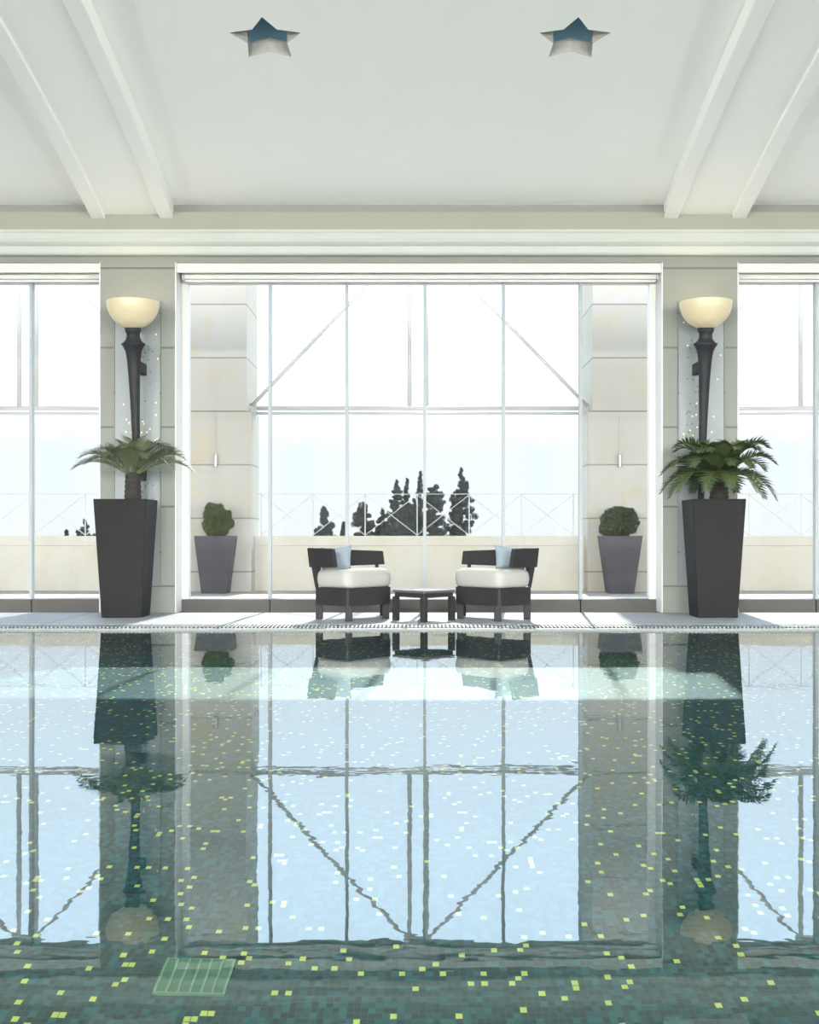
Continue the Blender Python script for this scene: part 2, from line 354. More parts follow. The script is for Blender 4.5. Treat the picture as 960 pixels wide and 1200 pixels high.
# cornice: extruded profile along x, on both window walls
def profile_x(prof, x0, x1):
    s = MB(); n = len(prof)
    s.add([(x0,)+p for p in prof]+[(x1,)+p for p in prof], [tuple(range(n)), tuple(range(2*n-1, n-1, -1))]+[(i,(i+1)%n,(i+1)%n+n,i+n) for i in range(n)]); return s
def cornice(k, yw, sg):
    yw = yw-.05*sg
    P = [(yw+.055*sg, 3.60), (yw-.03*sg, 3.60), (yw-.045*sg, 3.62), (yw-.05*sg, 3.68), (yw-.065*sg, 3.69), (yw-.09*sg, 3.715), (yw-.10*sg, 3.745),
         (yw-.09*sg, 3.77), (yw-.085*sg, 3.80), (yw-.10*sg, 3.82), (yw-.10*sg, 3.835), (yw+.055*sg, 3.84)]
    struct(profile_x(P, -XE, XE).build(f'trim_{k}', M['cornice']))
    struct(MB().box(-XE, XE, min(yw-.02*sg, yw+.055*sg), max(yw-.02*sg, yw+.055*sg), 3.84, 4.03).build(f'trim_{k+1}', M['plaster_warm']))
cornice(5, YW, 1); cornice(7, YB, -1)

# ------------------------------------------------------------------ pool and deck
PE, PN, PZ = 10.38, -1.6, -1.2                 # far edge, near edge, floor
GR = 10.72                                     # deck side of the grate
struct(MB().box(-XE, XE, GR, YW+.02, -.25, .03).box(-XE, XE, YB-.02, PN, -.25, .03).build('floor', M['deck']))
struct(MB().box(-XE, XE, PN, PE, PZ-.1, PZ).build('floor_pool', M['tiles']))
struct(MB().box(-XE, XE, PE, PE+.12, PZ-.1, -.03).build('wall_pool_far', M['tiles_w']))
struct(MB().box(-XE, XE, PN-.12, PN, PZ-.1, .012).build('wall_pool_near', M['tiles_w']))
struct(MB().box(-XE, XE, PE+.001, GR, -.029, .010).build('trim_9', M['channel']))
struct(MB().box(-XE, XE, PE, PE+.045, -.029, .016).build('trim_25', M['curb_light']))
wat = MB().add([(-XE,PN,0),(XE,PN,0),(XE,PE,0),(-XE,PE,0)], [(0,1,2,3)]).build('pool_water', M['water'], fix=False, smooth=True)
tag(wat, 'still clear water filling the mosaic swimming pool, mirroring the windows', 'water', kind='stuff')
try:
    wat.cycles.is_caustics_caster = True
    for o in bpy.data.objects:
        if o.name in ('floor_pool', 'wall_pool_far', 'wall_pool_near'): o.cycles.is_caustics_receiver = True
except Exception as e: print('caustics', e)
s = MB(); x = -5.2
while x < 5.2:
    s.box(x, x+.015, PE+.05, GR-.002, .011, .028); x += .034
for yy in (PE+.14, GR-.06): s.box(-5.2, 5.2, yy, yy+.008, .011, .022)
tag(s.build('drainage_grate', M['grate']), 'slatted white overflow grate running along the far edge of the pool', 'grate')

# drain cover on the pool floor
dx0, dx1, dy0, dy1 = -.715, -.52, 3.30, 3.49
dt = thing('pool_drain_cover', ((dx0+dx1)/2, (dy0+dy1)/2, PZ), 'square green slatted drain cover on the pool floor among the mosaic tiles', 'drain')
MB().box(dx0, dx1, dy0, dy1, PZ, PZ+.008).build('cover_plate', M['drain'], dt)
for k in range(7):
    x = dx0+(dx1-dx0-.006)*k/6; MB().box(x, x+.006, dy0, dy1, PZ+.008, PZ+.014).build('slat', M['drain_l'], dt)
MB().box(dx0, dx1, dy0-.006, dy0, PZ, PZ+.014).build('rim', M['drain_l'], dt)
MB().box(dx0, dx1, dy1, dy1+.004, PZ, PZ+.014).build('rim', M['drain_l'], dt)

# ------------------------------------------------------------------ windows
GY = 12.66
fins = {0: [-1.53, -.74, .06, .87, 1.66], -1: [-3.98, -4.78, -5.58, -6.38, -7.18], 1: [4.08, 4.88, 5.68, 6.48, 7.28],
        -2: [-9.68, -10.48, -11.28, -12.08, -12.88], 2: [9.68, 10.48, 11.28, 12.08, 12.88]}
names = {0: 'centre', -1: 'left', 1: 'right', -2: 'far left', 2: 'far right'}
for i, k in enumerate((0, -1, 1, -2, 2)):
    cx = BAY*k; x0, x1 = cx-2.445, cx+2.445
    e = bpy.data.objects.new(f'window_{i+1}', None); COL.objects.link(e); e.location = (cx, GY, .15); ORG[e] = Vector(e.location); struct(e)
    fr = MB().box(x0-.01, x0+.075, GY-.03, GY+.09, .15, TOP+.01).box(x1-.075, x1+.01, GY-.03, GY+.09, .15, TOP+.01).box(x0, x1, GY-.02, GY+.09, 3.40, TOP+.01)
    fr.build('window_frame', M['white'], e)
    fx = sorted([x0+.075]+fins[k]+[x1-.075])
    for a, b_ in zip(fx, fx[1:]): MB().box(a, b_, GY+.025, GY+.037, .15, 3.41).build('pane', M['glass'], e)
    for x in fins[k]: MB().box(x-.015, x+.015, GY-.07, GY+.02, .151, 3.41).build('glass_fin', M['fin'], e)
    for a in (cx-2.445, cx+2.435): MB().box(a, a+.010, YW-.004, GY+.10, .03, TOP).build('jamb_lining', M['white'], e)
    MB().box(x0+.01, x1-.01, YW+.03, YW+.05, 3.447, TOP+.002).build('head_fascia', M['blind'], e)
    if abs(k) < 2:
        bb = thing('roller_blind_box', (cx, GY-.1, 3.39), f'long white roller blind housing along the head of the {names[k]} window', 'blind housing', 'blind housings above the windows')
        MB().box(x0+.06, x1-.03, GY-.20, GY-.06, 3.405, 3.49).build('housing', M['blind'], bb, bevel=.012)
        MB().box(x0+.06, x1-.03, GY-.15, GY-.11, 3.385, 3.411).build('bottom_bar', M['white'], bb, bevel=.006)
        for a in (x0+.045, x1-.03): MB().box(a, a+.015, GY-.205, GY-.055, 3.40, 3.495).build('end_cap', M['white'], bb)
    c = MB(); seams = sorted([x0]+[x for x in fins[k] if abs(x-cx) > 1.2]+[x1])
    for a, b_ in zip(seams, seams[1:]): c.box(a+.004, b_-.004, GY-.045, GY+.28, -.02, .15)
    struct(c.build(f'trim_{10+i}', M['curb'], bevel=.004))
    struct(MB().box(x0, x1, GY+.10, GY+.285, .15, .158).build(f'trim_{15+i}', M['terrace']))
# near windows, simple frames with glass
for i, cx in enumerate(bays):
    x0, x1 = cx-2.445, cx+2.445
    e = bpy.data.objects.new(f'window_{6+i}', None); COL.objects.link(e); e.location = (cx, YB-.3, .15); ORG[e] = Vector(e.location); struct(e)
    fr = MB()
    for j in range(7): x = x0+(x1-x0)*j/6; fr.box(x-.03, x+.03, YB-.35, YB-.27, 0, TOP)
    fr.box(x0, x1, YB-.35, YB-.27, 0, .1); fr.build('window_frame', M['white'], e)
    MB().box(x0, x1, YB-.32, YB-.31, .1, TOP).build('pane', M['glass'], e)

# ------------------------------------------------------------------ mosaic panels on piers
rnd = random.Random(5)
for x, side in ((piers[2], 'left'), (piers[3], 'right')):
    xc = -2.82 if x < 0 else 2.83
    p = thing('mosaic_panel', (xc, YW, .34), f'tall narrow grey panel with scattered mosaic dots on the {side} pier', 'wall panel', 'mosaic panels on the piers')
    MB().box(xc-.225, xc+.225, YW-.018, YW, .31, 3.15).build('panel_board', M['panel'], p, bevel=.004)
    y = MB(); dk = MB()
    for q in range(46):
        z = rnd.choice([rnd.uniform(1.65, 2.15), rnd.uniform(1.5, 3.2), rnd.uniform(2.9, 3.25)]); z = min(z, 3.12); a = xc+rnd.uniform(-.2, .2)
        MB().box(a, a+.015, YW-.021, YW-.0182, z, z+.015).build('yellow_dot', M['dot_y'], p)
    for q in range(34):
        z = rnd.uniform(.4, 2.75); a = xc+(.09+rnd.uniform(-.06, .08))*(1 if x < 0 else -1)
        MB().box(a, a+.013, YW-.021, YW-.0182, z, z+.013).build('dark_dot', M['dot_d'], p)
    st = MB().box(xc-.235, xc-.225, YW-.024, YW, .31, 3.15).box(xc+.225, xc+.235, YW-.024, YW, .31, 3.15).box(xc-.235, xc+.235, YW-.024, YW, .30, .31)
    st.build('border_strip', M['pier'], p)

# ------------------------------------------------------------------ torch lamps
for x, side in ((-2.79, 'left'), (2.80, 'right')):
    pz = [(1.0, 12.215), (2.83, 11.985)]
    def ax(z): return Vector((x, pz[0][1]+(pz[1][1]-pz[0][1])*(z-1.0)/1.83, z))
    lt = thing('torch_lamp', (x, 12.215, 1.0), f'dark torch wall lamp with a glowing cream bowl on the {side} pier', 'wall lamp', 'torch lamps on the piers')
    prof = [(1.0,.02),(1.02,.028),(1.6,.036),(2.0,.043),(2.35,.055),(2.52,.066),(2.60,.078),(2.645,.098),(2.668,.115),(2.678,.116),(2.69,.095),(2.71,.075),(2.74,.064),(2.775,.064),(2.79,.074),(2.80,.078),(2.83,.078)]
    MB().tube([ax(z) for z, r in prof], [r for z, r in prof], 24).build('tapered_shaft', M['bronze'], lt, smooth=True, bevel=0)
    c = ax(2.82); R = .253
    pr = [(.05, 0)]
    for q in range(1, 13): t_ = q/12*PI/2; pr.append((max(.05, R*math.sin(t_)), .255*(1-math.cos(t_))))
    pr += [(R, .262), (R-.012, .262)]
    for q in range(12, 0, -1): t_ = q/12*PI/2; pr.append(((R-.012)*math.sin(t_), .012+.25*(1-math.cos(t_))))
    MB().lathe(pr, c, 48).build('lamp_bowl', M['bowl'], lt, smooth=True)
    MB().lathe([(.03,.02),(.035,.05),(.035,.10),(.01,.12)], c, 16).build('bulb', M['bowl'], lt, smooth=True)
    for z in (2.46, 1.405):
        a = ax(z); xs = x+.035*(1 if x < 0 else -1)
        MB().box(xs-.03, xs+.03, a.y+.01, YW-.0185, z-.055, z+.055).build('wall_bracket', M['bronze'], lt, bevel=.006)
    ld = bpy.data.lights.new('torch_bulb', 'POINT'); ld.energy = 2.5; ld.color = (1, .8, .5); ld.shadow_soft_size = .04
    lo = bpy.data.objects.new('torch_bulb', ld); COL.objects.link(lo); lo.parent = lt; lo.location = c+Vector((0,0,.2))-ORG[lt]

# ------------------------------------------------------------------ planters
def sq(cx, cy, h): return [(cx-h,cy-h),(cx+h,cy-h),(cx+h,cy+h),(cx-h,cy+h)]
def planter_body(s, cx, cy, z0, z1, hb, ht, wall=.025, depth=.06):
    B = [(p[0],p[1],z0) for p in sq(cx,cy,hb)]; T = [(p[0],p[1],z1) for p in sq(cx,cy,ht)]; T2 = [(p[0],p[1],z1) for p in sq(cx,cy,ht-wall)]; D = [(p[0],p[1],z1-depth) for p in sq(cx,cy,ht-wall-.003)]
    f = [(3,2,1,0)]
    for a in (0, 4, 8):
        for i in range(4): f.append((a+i, a+(i+1)%4, a+4+(i+1)%4, a+4+i))
    f.append((12,13,14,15)); s.add(B+T+T2+D, f)
def frond(leaf, stalk, base, az, length, rise, droop, rnd, leaf_len=.13, npair=34, curl=0):
    """arching feather leaf: returns nothing, adds to meshes"""
    d = Vector((math.cos(az), math.sin(az), 0)); side = Vector((-math.sin(az), math.cos(az), 0))
    pts = []; n = 16
    for i in range(n+1):
        t = i/n
        r = length*(t - .12*t*t*droop); z = rise*.86*math.sin(min(t*1.15, 1.25)*PI/2) - droop*length*.55*t**2.4
        pts.append(Vector(base)+d*r+Vector((0,0,z))+side*curl*t*t)
    stalk.tube(pts, [.007*(1-.75*i/n) for i in range(n+1)], 5)
    for k in range(npair):
        t = .14+.85*k/(npair-1); q = t*n; i = min(int(q), n-1); p = pts[i].lerp(pts[i+1], q-i); dr = (pts[i+1]-pts[i]).normalized()
        nrm = side.cross(dr).normalized()*-1
        if nrm.z < 0: nrm = -nrm
        L_ = leaf_len*(.35+1.0*math.sin(PI*min(1, .12+t*.9)))*(.85+.3*rnd.random())
        for sg in (-1, 1):
            o = (side*sg*.80+dr*.62+nrm*(.30+.12*rnd.random())).normalized(); wv = dr*(.0062 if leaf_len < .14 else .0085)
            m_ = p+o*L_*.55+Vector((0,0,-.004)); e_ = p+o*L_+Vector((0,0,-.10*L_-.01*rnd.random()))
            leaf.add([p-wv*.7, p+wv*.7, m_+wv, e_, m_-wv], [(0,1,2,4),(4,2,3)])
def tall_planter(cx, side, fr, mat, trunk_h, trunk_r, seed, tdx):
    cy, z0, z1 = 11.50+.25, .03, 1.147
    p = thing('tall_planter', (cx, cy, z0), f'tall tapered charcoal planter with a potted palm before the {side} pier', 'planter', 'tall planters by the piers')
    s = MB(); planter_body(s, cx, cy, z0, z1, .188, .250); s.build('pot', M['anth'], p, bevel=.006)
    MB().prism(sq(cx, cy, .224), z1-.075, z1-.035).build('soil', M['soil'], p)
    tx_ = cx+tdx
    pl = thing('cycad_palm', (tx_, cy, z1-.035), ('sparse dusty green sago palm growing in the left tall planter' if cx < 0 else 'full dark green sago palm growing in the right tall planter'), 'plant', 'sago palms in the tall planters')
    prof = []; r0 = random.Random(seed)
    for i in range(13):
        z = trunk_h*i/12; prof.append((trunk_r*(1+.10*(i%2))*(1.05-.15*i/12), z))
    prof.append((trunk_r*.4, trunk_h+.02))
    MB().lathe(prof, (tx_, cy, z1-.037), 18).build('trunk', M['trunk'], pl, smooth=False)
    for (az, ln, rise, dr, nl, cu) in fr:
        lf, stt = MB(), MB()
        b0 = Vector((tx_+math.cos(az)*trunk_r*.4, cy+math.sin(az)*trunk_r*.4, z1-.03+trunk_h-.02))
        frond(lf, stt, b0, az, ln, rise, dr, r0, npair=nl, curl=cu, leaf_len=.135 if cx < 0 else .15)
        o = lf.build('frond', M[mat], pl, fix=False)
        stt.build('leaf_stalk', M['rachis'], o, smooth=True)
r1 = random.Random(11)
D = math.radians
frL = [(D(180), .50, .30, .30, 34, 0), (D(190), .56, .22, .42, 34, 0), (D(0), .50, .30, .38, 34, 0), (D(-8), .60, .22, .45, 34, 0), (D(20), .47, .34, .35, 34, 0),
       (D(160), .42, .36, .35, 34, 0), (D(-60), .35, .30, .5, 30, 0), (D(-120), .38, .30, .5, 30, 0), (D(-90), .30, .36, .3, 30, 0), (D(60), .35, .42, .3, 32, 0), (D(100), .30, .44, .2, 32, 0),
       (D(135), .40, .38, .35, 32, 0), (D(40), .42, .40, .4, 32, 0), (D(-30), .50, .26, .6, 32, 0), (D(-150), .45, .26, .5, 32, 0)]
frR = []
for k in range(34):
    az = 2*PI*k/34+r1.uniform(-.1, .1); ring = k % 3
    c_ = abs(math.cos(az))
    frR.append((az, (.44, .53, .56)[ring]*r1.uniform(.88, 1.06)*(.78+.24*c_), (.42, .30, .15)[ring]*r1.uniform(.85, 1.1), (.35, .6, .95)[ring]*r1.uniform(.85, 1.1), 34, r1.uniform(-.06, .06)))
tall_planter(-2.80, 'left', frL, 'frond_dull', .28, .075, 3, .065)
tall_planter(2.815, 'right', frR, 'frond', .25, .085, 4, .055)

def bush(s, c, rx, rz, n, rnd, leaf=.028, jag=.0, boxy=2.0):
    for k in range(n):
        while True:
            d = Vector((rnd.gauss(0,1), rnd.gauss(0,1), rnd.gauss(0,1)))
            if d.length > .1: break
        d.normalize(); m_ = (abs(d.x)**boxy+abs(d.y)**boxy+abs(d.z)**boxy)**(1/boxy); d = d/m_
        lump = 1+jag*math.sin(7*d.x+3*d.z+1)*math.cos(6*d.y-5*d.z)
        q = (rnd.random()**.35)*lump
        p = Vector(c)+Vector((d.x*rx*q, d.y*rx*q, d.z*rz*q))
        a = Vector((rnd.gauss(0,1), rnd.gauss(0,1), rnd.gauss(0,1))).normalized(); b_ = a.cross(Vector((rnd.random(), rnd.random(), rnd.random()+.1))).normalized()
        l = leaf*rnd.uniform(.7, 1.3)
        s.add([p-a*l, p+b_*l*.5, p+a*l, p-b_*l*.5], [(0,1,2,3)])
for cx, side in ((-2.845, 'left'), (2.815, 'right')):
    cy = 17.22; ht = .262 if cx < 0 else .275
    p = thing('terrace_planter', (cx, cy, 0), f'small tapered grey planter on the terrace before the {side} stone pier', 'planter', 'small planters on the terrace')
    s = MB(); planter_body(s, cx, cy, 0, .80, .175, ht); s.box(0,0,0,0,0,0) if False else None
    s.build('pot', M['anth_small'], p, bevel=.006)
    MB().prism(sq(cx, cy, ht-.03), .72, .77).build('soil', M['soil'], p)
    rb = random.Random(21 if cx < 0 else 22)
    lab = 'loose light green bush in the left small terrace planter' if cx < 0 else 'dense round clipped dark bush in the right small terrace planter'
    b_ = thing('potted_shrub', (cx, cy, .77), lab, 'shrub', 'shrubs in the terrace planters')
    st = MB()
    for q in range(7):
        a = q*.9; st.tube([(cx+.02*math.cos(a), cy+.02*math.sin(a), .76), (cx+.12*math.cos(a), cy+.12*math.sin(a), 1.0)], .006, 5)
    st.build('stems', M['bark'], b_)
    s = MB()
    if cx < 0:
        bush(s, (cx+.01, cy, .98), .17, .20, 3400, rb, .03, boxy=3.0); bush(s, (cx+.01, cy, .87), .13, .11, 900, rb, .03)
        for q in range(16):
            a = rb.uniform(0, 2*PI); e_ = rb.uniform(.1, .21); zz = rb.uniform(.92, 1.20)
            bush(s, (cx+e_*math.cos(a)*.95, cy+e_*math.sin(a), zz), .055, .07, 260, rb, .028)
        s.build('foliage', M['box_leaf2'], b_, fix=False)
    else:
        bush(s, (cx, cy, 1.0), .25, .20, 6500, rb, .026, .10, 2.3)
        bush(s, (cx-.16, cy, .90), .13, .11, 1500, rb, .026)
        s.build('foliage', M['box_leaf'], b_, fix=False)

# ------------------------------------------------------------------ lounge chairs and table
def lounge_chair(sg, label):
    """sg=+1 the left chair; -1 mirrored about x=.04"""
    def X(x): return x if sg > 0 else .08-x
    Np, Rp, Fp, Lp = (-.640,11.02), (-.262,11.45), (-.325,11.92), (-.965,11.36)
    C4 = [(X(a), b) for a, b in (Np, Rp, Fp, Lp)]
    cx = sum(p[0] for p in C4)/4; cy = sum(p[1] for p in C4)/4
    ch = thing('lounge_chair', (cx, cy, .03), label, 'chair', 'lounge chairs on the pool deck')
    def inset(poly, d):
        c = Vector((cx, cy)); out_ = []
        for p in poly:
            v_ = Vector(p)-c; out_.append(tuple(c+v_*(1-d/v_.length)))
        return out_
    def rnd_poly(poly, r, n=5):
        o = []; k = len(poly)
        for i in range(k):
            a, b_, c_ = Vector(poly[i-1]), Vector(poly[i]), Vector(poly[(i+1)%k]); u = (a-b_).normalized(); v_ = (c_-b_).normalized()
            p0, p2 = b_+u*r, b_+v_*r
            for q in range(n+1):
                t_ = q/n; o.append(tuple((1-t_)**2*p0+2*t_*(1-t_)*b_+t_*t_*p2))
        return o
    MB().prism(rnd_poly(C4, .03), .165, .325).build('seat_frame', M['wicker'], ch, bevel=.006)
    for i, p in enumerate(inset(C4, .045)):
        MB().box(p[0]-.032, p[0]+.032, p[1]-.032, p[1]+.032, .03, .17).build('leg', M['wicker'], ch, bevel=.004)
    # cushion: rounded slab
    P = rnd_poly(inset(C4, -.005), .10, 6); n = len(P); s = MB(); rings = [(.05,.325),(.012,.335),(0,.36),(-.008,.41),(0,.455),(.012,.475),(.035,.488),(.09,.496),(.2,.50)]
    v_ = []; f_ = []
    for d, z in rings:
        for q in inset(P, d): v_.append((q[0], q[1], z))
    for i in range(len(rings)-1):
        for j in range(n): f_.append((i*n+j, i*n+(j+1)%n, (i+1)*n+(j+1)%n, (i+1)*n+j))
    f_ += [tuple(range(n-1,-1,-1)), tuple((len(rings)-1)*n+j for j in range(n))]
    s.add(v_, f_).build('seat_cushion', M['cushion'], ch, smooth=True)
    # back band: leaning out, running near-corner -> left corner -> far -> right
    c = Vector((cx, cy)); A = [Vector((X(-.735),11.125)), Vector((X(-.965),11.36)), Vector((X(-.33),11.90))]
    Lc = A[1]
    def off(p, k):  # lean outwards with height
        v_ = (Vector(p)-c).normalized(); return Vector(p)+v_*k
    def band(pa, pb, zb0, zb1, zt0, zt1, th=.035):
        s = MB(); dirv = (pb-pa).normalized(); nr = Vector((-dirv.y, dirv.x)); mid = (pa+pb)/2
        if nr.dot(c-mid) < 0: nr = -nr
        def pt(p, z, inn):
            lean = max(0, (z-.36))*.20; q = p-nr*lean+nr*(th if inn else 0); return (q.x, q.y, z)
        b4 = [pt(pa, zb0, 0), pt(pb, zb1, 0), pt(pb, zb1, 1), pt(pa, zb0, 1)]; t4 = [pt(pa, zt0, 0), pt(pb, zt1, 0), pt(pb, zt1, 1), pt(pa, zt0, 1)]
        return s.hexa(b4, t4)
    ext = (Lc-A[0]).normalized()*.025; ext2 = (Lc-A[2]).normalized()*.05
    arm = band(A[0], Lc+ext*1.2, .515, .51, .685, .688).build('arm_panel', M['wicker'], ch, bevel=.006)
    bk = band(Lc+ext2*.8, A[2], .51, .525, .688, .655).build('backrest', M['wicker'], ch, bevel=.006)
    # corner post, tapering down to the frame
    pt_ = MB(); top = Lc+(Lc-c).normalized()*.062; bot = Lc+(Lc-c).normalized()*(-.005); e1 = (A[0]-Lc).normalized(); e2 = (A[2]-Lc).normalized()
    def q4(o_, w_, z): return [(o_.x, o_.y, z), (o_.x+e1.x*w_, o_.y+e1.y*w_, z), (o_.x+(e1.x+e2.x)*w_, o_.y+(e1.y+e2.y)*w_, z), (o_.x+e2.x*w_, o_.y+e2.y*w_, z)]
    pt_.hexa(q4(bot, .022, .32), q4(top, .10, .69)).build('corner_post', M['wicker'], ch, bevel=.004)
    fb = A[2]; fb = fb+(Lc-fb)*.12; MB().bar((fb.x, fb.y-.01, .32), (fb.x, fb.y+.035, .54), .035).build('back_support', M['wicker'], ch)
    # pillow leaning in the corner (its own thing)
    pc = Lc+(c-Lc)*.40; pl_c = Vector((pc.x+(.03 if sg > 0 else -.03), pc.y+.06, .592))
    side = 'left' if sg > 0 else 'right'
    s = MB(); nn = 12; vv = []; ff = []; H = .115; Wd = .15
    for i in range(nn+1):
        for j in range(nn+1):
            u, v2 = 2*i/nn-1, 2*j/nn-1; puff = .055*((1-u**4)*(1-v2**4))**.6; pin = 1-.06*(u*u*(1-v2*v2)+v2*v2*(1-u*u))*-1-.06
            vv.append((u*Wd*(1-.06*(1-v2*v2)), v2*H*(1-.06*(1-u*u)), puff))
    m0 = len(vv); vv += [(a, b2, -z) for a, b2, z in vv]
    for i in range(nn):
        for j in range(nn):
            a = i*(nn+1)+j; ff += [(a, a+nn+1, a+nn+2, a+1), (m0+a, m0+a+1, m0+a+nn+2, m0+a+nn+1)]
    ed = [i*(nn+1) for i in range(nn+1)]+[nn*(nn+1)+j for j in range(1,nn+1)]+[i*(nn+1)+nn for i in range(nn-1,-1,-1)]+[j for j in range(nn-1,0,-1)]
    for a, b2 in zip(ed, ed[1:]+ed[:1]): ff.append((a, b2, m0+b2, m0+a))
    s.add(vv, ff)
    Mx = Matrix.Translation((pl_c.x, pl_c.y, pl_c.z)) @ Matrix.Rotation(D(-20*sg), 4, 'Z') @ Matrix.Rotation(D(-5*sg), 4, 'Y') @ Matrix.Rotation(D(72), 4, 'X')
    s.xf(Mx); po = s.build('throw_pillow', M['pillow'], None, smooth=True, origin=tuple(pl_c))
    tag(po, f'pale blue throw pillow leaning in the corner of the {side} lounge chair', 'pillow', 'throw pillows on the chairs')
lounge_chair(1, 'dark wicker lounge chair with white seat cushion, left of the low table')
lounge_chair(-1, 'dark wicker lounge chair with white seat cushion, right of the low table')

tx0, ty0, hd = .045, 11.22, .285
tb = thing('side_table', (tx0, ty0, .03), 'low dark square table between the two lounge chairs', 'table')
dia = [(tx0, ty0-hd), (tx0+hd, ty0), (tx0, ty0+hd), (tx0-hd, ty0)]
MB().prism(dia, .285, .31).build('table_top', M['table'], tb, bevel=.005)
MB().prism([(tx0+(a-tx0)*.94, ty0+(b_-ty0)*.94) for a, b_ in dia], .245, .286).build('apron', M['wicker'], tb, bevel=.003)
for a, b_ in dia:
    lx, ly = tx0+(a-tx0)*.89, ty0+(b_-ty0)*.89; r_ = .035
    MB().prism([(lx, ly-r_), (lx+r_, ly), (lx, ly+r_), (lx-r_, ly)], .03, .25).build('leg', M['wicker'], tb, bevel=.003)

# ================================================================== TERRACE
TY = 17.60
struct(MB().box(-30, 30, YW+.50, 19.4, -1.3, 0).build('floor_terrace', M['terrace']))
opier = [-14.55, -8.74, -2.915, 2.93, 8.74, 14.55]
for i, x in enumerate(opier):
    i_ = 1 if x < 0 else -1
    s = MB().box(x-.445, x+.445, TY+.001, 18.80, 2.585, 6.2).box(x-.515, x+.515, TY, 18.45, 0, 2.585)
    struct(s.build(f'wall_terrace_pier_{i+1}', M['cream'], bevel=.006))
for i, (a, b_) in enumerate(zip(opier, opier[1:])):
    s = MB().box(a+.515, b_-.515, 17.98, 18.40, 0, .66)
    struct(s.build(f'wall_parapet_{i+1}', M['cream_par']))
    struct(MB().box(a+.515, b_-.515, 17.94, 18.44, .655, .80).build(f'trim_{20+i}', M['cream_par'], bevel=.008))
# wall lights on the piers
for x, side in ((-2.90, 'left'), (2.87, 'right')):
    p = thing('pier_light', (x, TY, 1.87), f'small steel cylinder light on the {side} terrace stone pier', 'wall light', 'cylinder lights on the terrace piers')
    MB().lathe([(.026,-.09),(.03,-.085),(.03,.085),(.026,.09)], (x, TY-.075, 1.87), 20).build('cylinder', M['chrome'], p, smooth=False)
    MB().box(x-.045, x+.045, TY-.02, TY, 1.83, 1.91).box(x-.012, x+.012, TY-.06, TY-.01, 1.86, 1.88).build('wall_plate', M['chrome'], p)
    MB().box(x-.004, x+.004, TY-.008, TY, 1.90, 2.55).build('conduit', M['cream'], p)

# steel frame in each terrace opening (twin posts, split transom, raking braces)
FY = 18.0; sF = F_PX/FY
def sx(px): return (px-491)/sF
def sz(py): return CAM_Z+(628-py)/sF
def steel(mid, xl, xr, side):
    p = thing('steel_frame', ((xl+xr)/2, FY, sz(484)), f'white steel frame with raking braces in the {side} terrace opening', 'steel frame', 'steel frames of the terrace openings')
    MB().tube([(xl, FY, sz(478.5)), (xr, FY, sz(478.5))], .030, 10).build('transom', M['steel_white'], p, smooth=True)
    MB().tube([(xl, FY, sz(484.5)), (xr, FY, sz(484.5))], .022, 10).build('transom', M['steel_white'], p, smooth=True)
    za = sz(282); ha = sz(478)
    for q in (-.125, .125): MB().tube([(mid+q, FY+.02, ha), (mid+q, FY+.02, za)], .034, 10).build('post', M['steel_white'], p, smooth=True)
    MB().tube([(xl+.02, FY-.02, sz(476)), (mid-.12, FY-.02, za)], .027, 10).build('brace', M['steel_white'], p, smooth=True)
    MB().tube([(xr-.02, FY-.02, sz(476)), (mid+.12, FY-.02, za)], .027, 10).build('brace', M['steel_white'], p, smooth=True)
    MB().box(mid-.2, mid+.2, FY-.03, FY+.05, za-.03, za+.03).build('gusset_plate', M['steel_white'], p)
    for xx in (xl+.04, xr-.04): MB().box(xx-.05, xx+.05, FY-.03, FY+.03, sz(489), sz(472)).build('gusset_plate', M['steel_white'], p)
steel(sx(490), -2.47, 2.485, 'centre'); steel(sx(32), -8.30, -3.36, 'left'); steel(sx(949), 3.375, 8.30, 'right')

# railing on the parapet
RY = 18.2; sR = F_PX/RY
def railing(x0, x1, posts, side):
    p = thing('cable_railing', ((x0+x1)/2, RY, .80), f'thin white cross-braced railing on the {side} parapet', 'railing', 'railings on the terrace parapet')
    zt = CAM_Z+(628-579)/sR
    MB().tube([(x0, RY, zt), (x1, RY, zt)], .006, 6).build('top_cable', M['steel_white'], p)
    for x in posts:
        MB().tube([(x, RY, .80), (x, RY, zt+.01)], .008, 8).build('post', M['steel_white'], p)
    pp = [q for q in posts]
    for a, b_ in zip(pp, pp[1:]):
        for z0_, z1_ in ((.81, zt-.01), (zt-.01, .81)): MB().tube([(a, RY+(.008 if z0_ > z1_ else -.008), z0_), (b_, RY+(.008 if z0_ > z1_ else -.008), z1_)], .006, 6).build('brace', M['steel_white'], p)
def rx(px): return (px-491)/sR
railing(-2.40, 2.41, [rx(306+61*k) for k in range(7)], 'centre')
railing(-8.2, -3.44, [rx(161-61*k) for k in range(9)][::-1], 'left')
railing(3.45, 8.2, [rx(817+61*k) for k in range(9)], 'right')

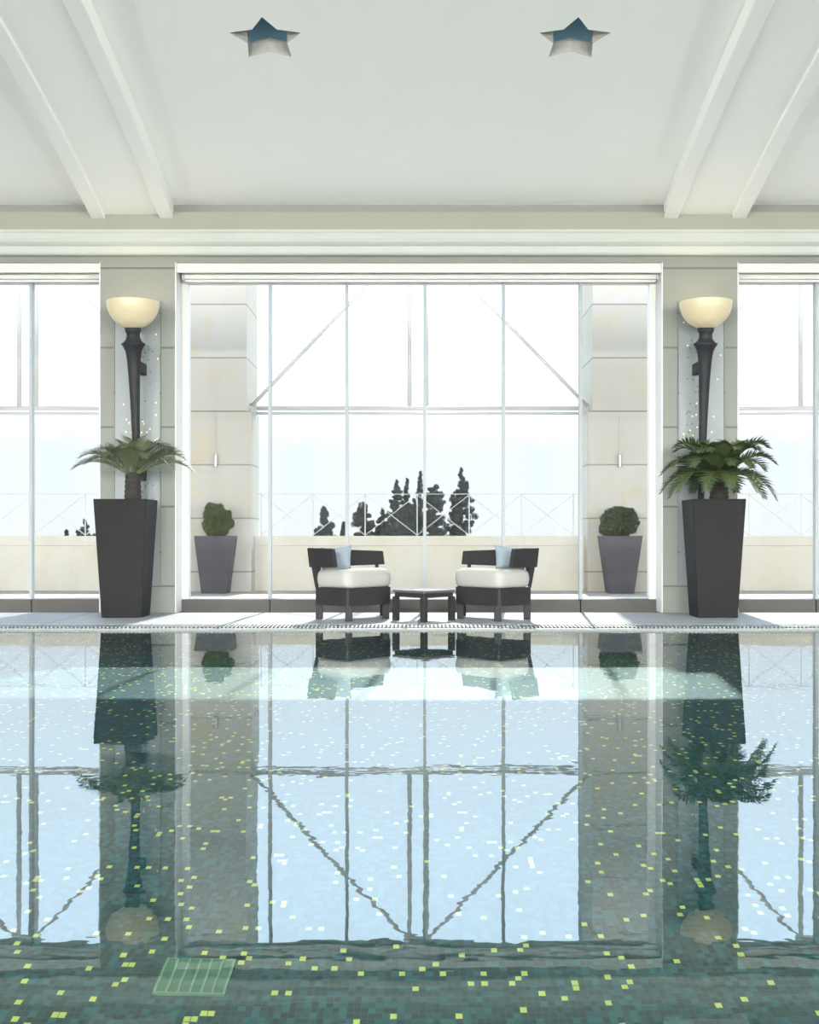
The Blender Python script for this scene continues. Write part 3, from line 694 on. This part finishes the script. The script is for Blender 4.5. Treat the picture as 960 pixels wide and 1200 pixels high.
# ------------------------------------------------------------------ hillside and trees
struct(MB().box(-400, 400, 19.4, 500, -3, -1.3).build('ground', M['ground']))
struct(MB().box(-60, 60, -60, YB-.5, -3, -.02).build('ground_near', M['terrace']))
TD = 85.0; sT = F_PX/TD
def conifer(px, base_w, top_y, label, seed, kind='cone', leaders=1):
    rn = random.Random(seed); x = (px-491)/sT; zt = CAM_Z+(628-top_y)/sT; z0 = -1.3; zf = .2; H = zt-zf; R = base_w/2/sT*1.12; Y0 = TD+(seed % 5)*2.4
    o = thing('conifer_tree', (x, Y0, z0), label, 'tree', 'trees beyond the terrace parapet')
    tr, fo = MB(), MB()
    specs = [(x, H, R, 0)] if leaders == 1 else [(x-R*.42, H*.9, R*.62, 0), (x+R*.38, H, R*.7, .3), (x, H*.62, R, -.2)]
    for lx, hz, Rl, dy in specs:
        yy = Y0+dy; tr.tube([(lx, yy, z0), (lx+.05, yy, zf+hz*.55), (lx, yy, zf+hz*.97)], [.16, .08, .015], 7)
        nb = int(12+hz*11)
        for k in range(nb):
            t_ = (k+rn.random())/nb
            if kind == 'column': prof = min(1, .75+.5*t_)*(1-t_**4)**.6
            elif kind == 'open': prof = (1-t_**1.5)
            else: prof = (1-t_)**.75
            rad = max(.05, Rl*prof*rn.uniform(.45, 1.0)); z = zf+t_*hz*.97; az = rn.uniform(0, 2*PI)
            ex = lx+math.cos(az)*rad; ey = yy+math.sin(az)*rad; up = .12 if kind != 'open' else .2
            tr.tube([(lx, yy, z-.1), (ex, ey, z+up*.5)], [.03, .01], 4)
            cr_ = min(.40, .09+.25*prof*min(1, Rl))*rn.uniform(.6, 1.1)*(.75 if kind == 'open' else 1)
            for q in ((.45, 1.0) if rad > .3 else (.8,)):
                cp = Vector((lx+(ex-lx)*q, yy+(ey-yy)*q, z+up*q*.4))
                for m_ in range(int(40+260*cr_)):
                    d_ = Vector((rn.gauss(0,1), rn.gauss(0,1), rn.gauss(0,.7))); d_ = d_/max(d_.length, .2)*cr_*rn.random()**.6
                    a = Vector((rn.gauss(0,1), rn.gauss(0,1), rn.gauss(0,1)+.5)).normalized(); b_ = a.orthogonal().normalized(); l = .10*rn.uniform(.6, 1.3)
                    pp = cp+d_; fo.add([pp-a*l, pp+b_*l*.45, pp+a*l, pp-b_*l*.45], [(0,1,2,3)])
    tr.build('trunk', M['bark'], o, fix=False); fo.build('foliage', M['pine'], o, fix=False)
conifer(377, 32, 592, 'small cone-shaped dark conifer, leftmost of those beyond the centre parapet', 31)
conifer(398, 12, 611, 'tiny conifer tip between the first two conifers from the left', 32)
conifer(419, 25, 585, 'narrow rounded conifer second from left beyond the centre parapet', 33, 'column')
conifer(444, 30, 592, 'low bushy grey-green tree at the left foot of the tall clump', 34, 'open')
conifer(465, 38, 562, 'open-branched pine at the middle of the tall clump', 35, 'open')
conifer(485, 36, 549, 'tallest feathery conifer of the middle clump behind the table', 36, 'open', 2)
conifer(510, 28, 563, 'dark columnar conifer right of the central window fin', 37, 'column')
conifer(545, 46, 540, 'tallest dark conifer, rightmost beyond the centre parapet', 38)
conifer(55, 26, 607, 'small dark treetop above the parapet in the left window', 39, 'open')
conifer(78, 8, 622, 'tiny shrub tip right of the treetop in the left window', 40, 'open')
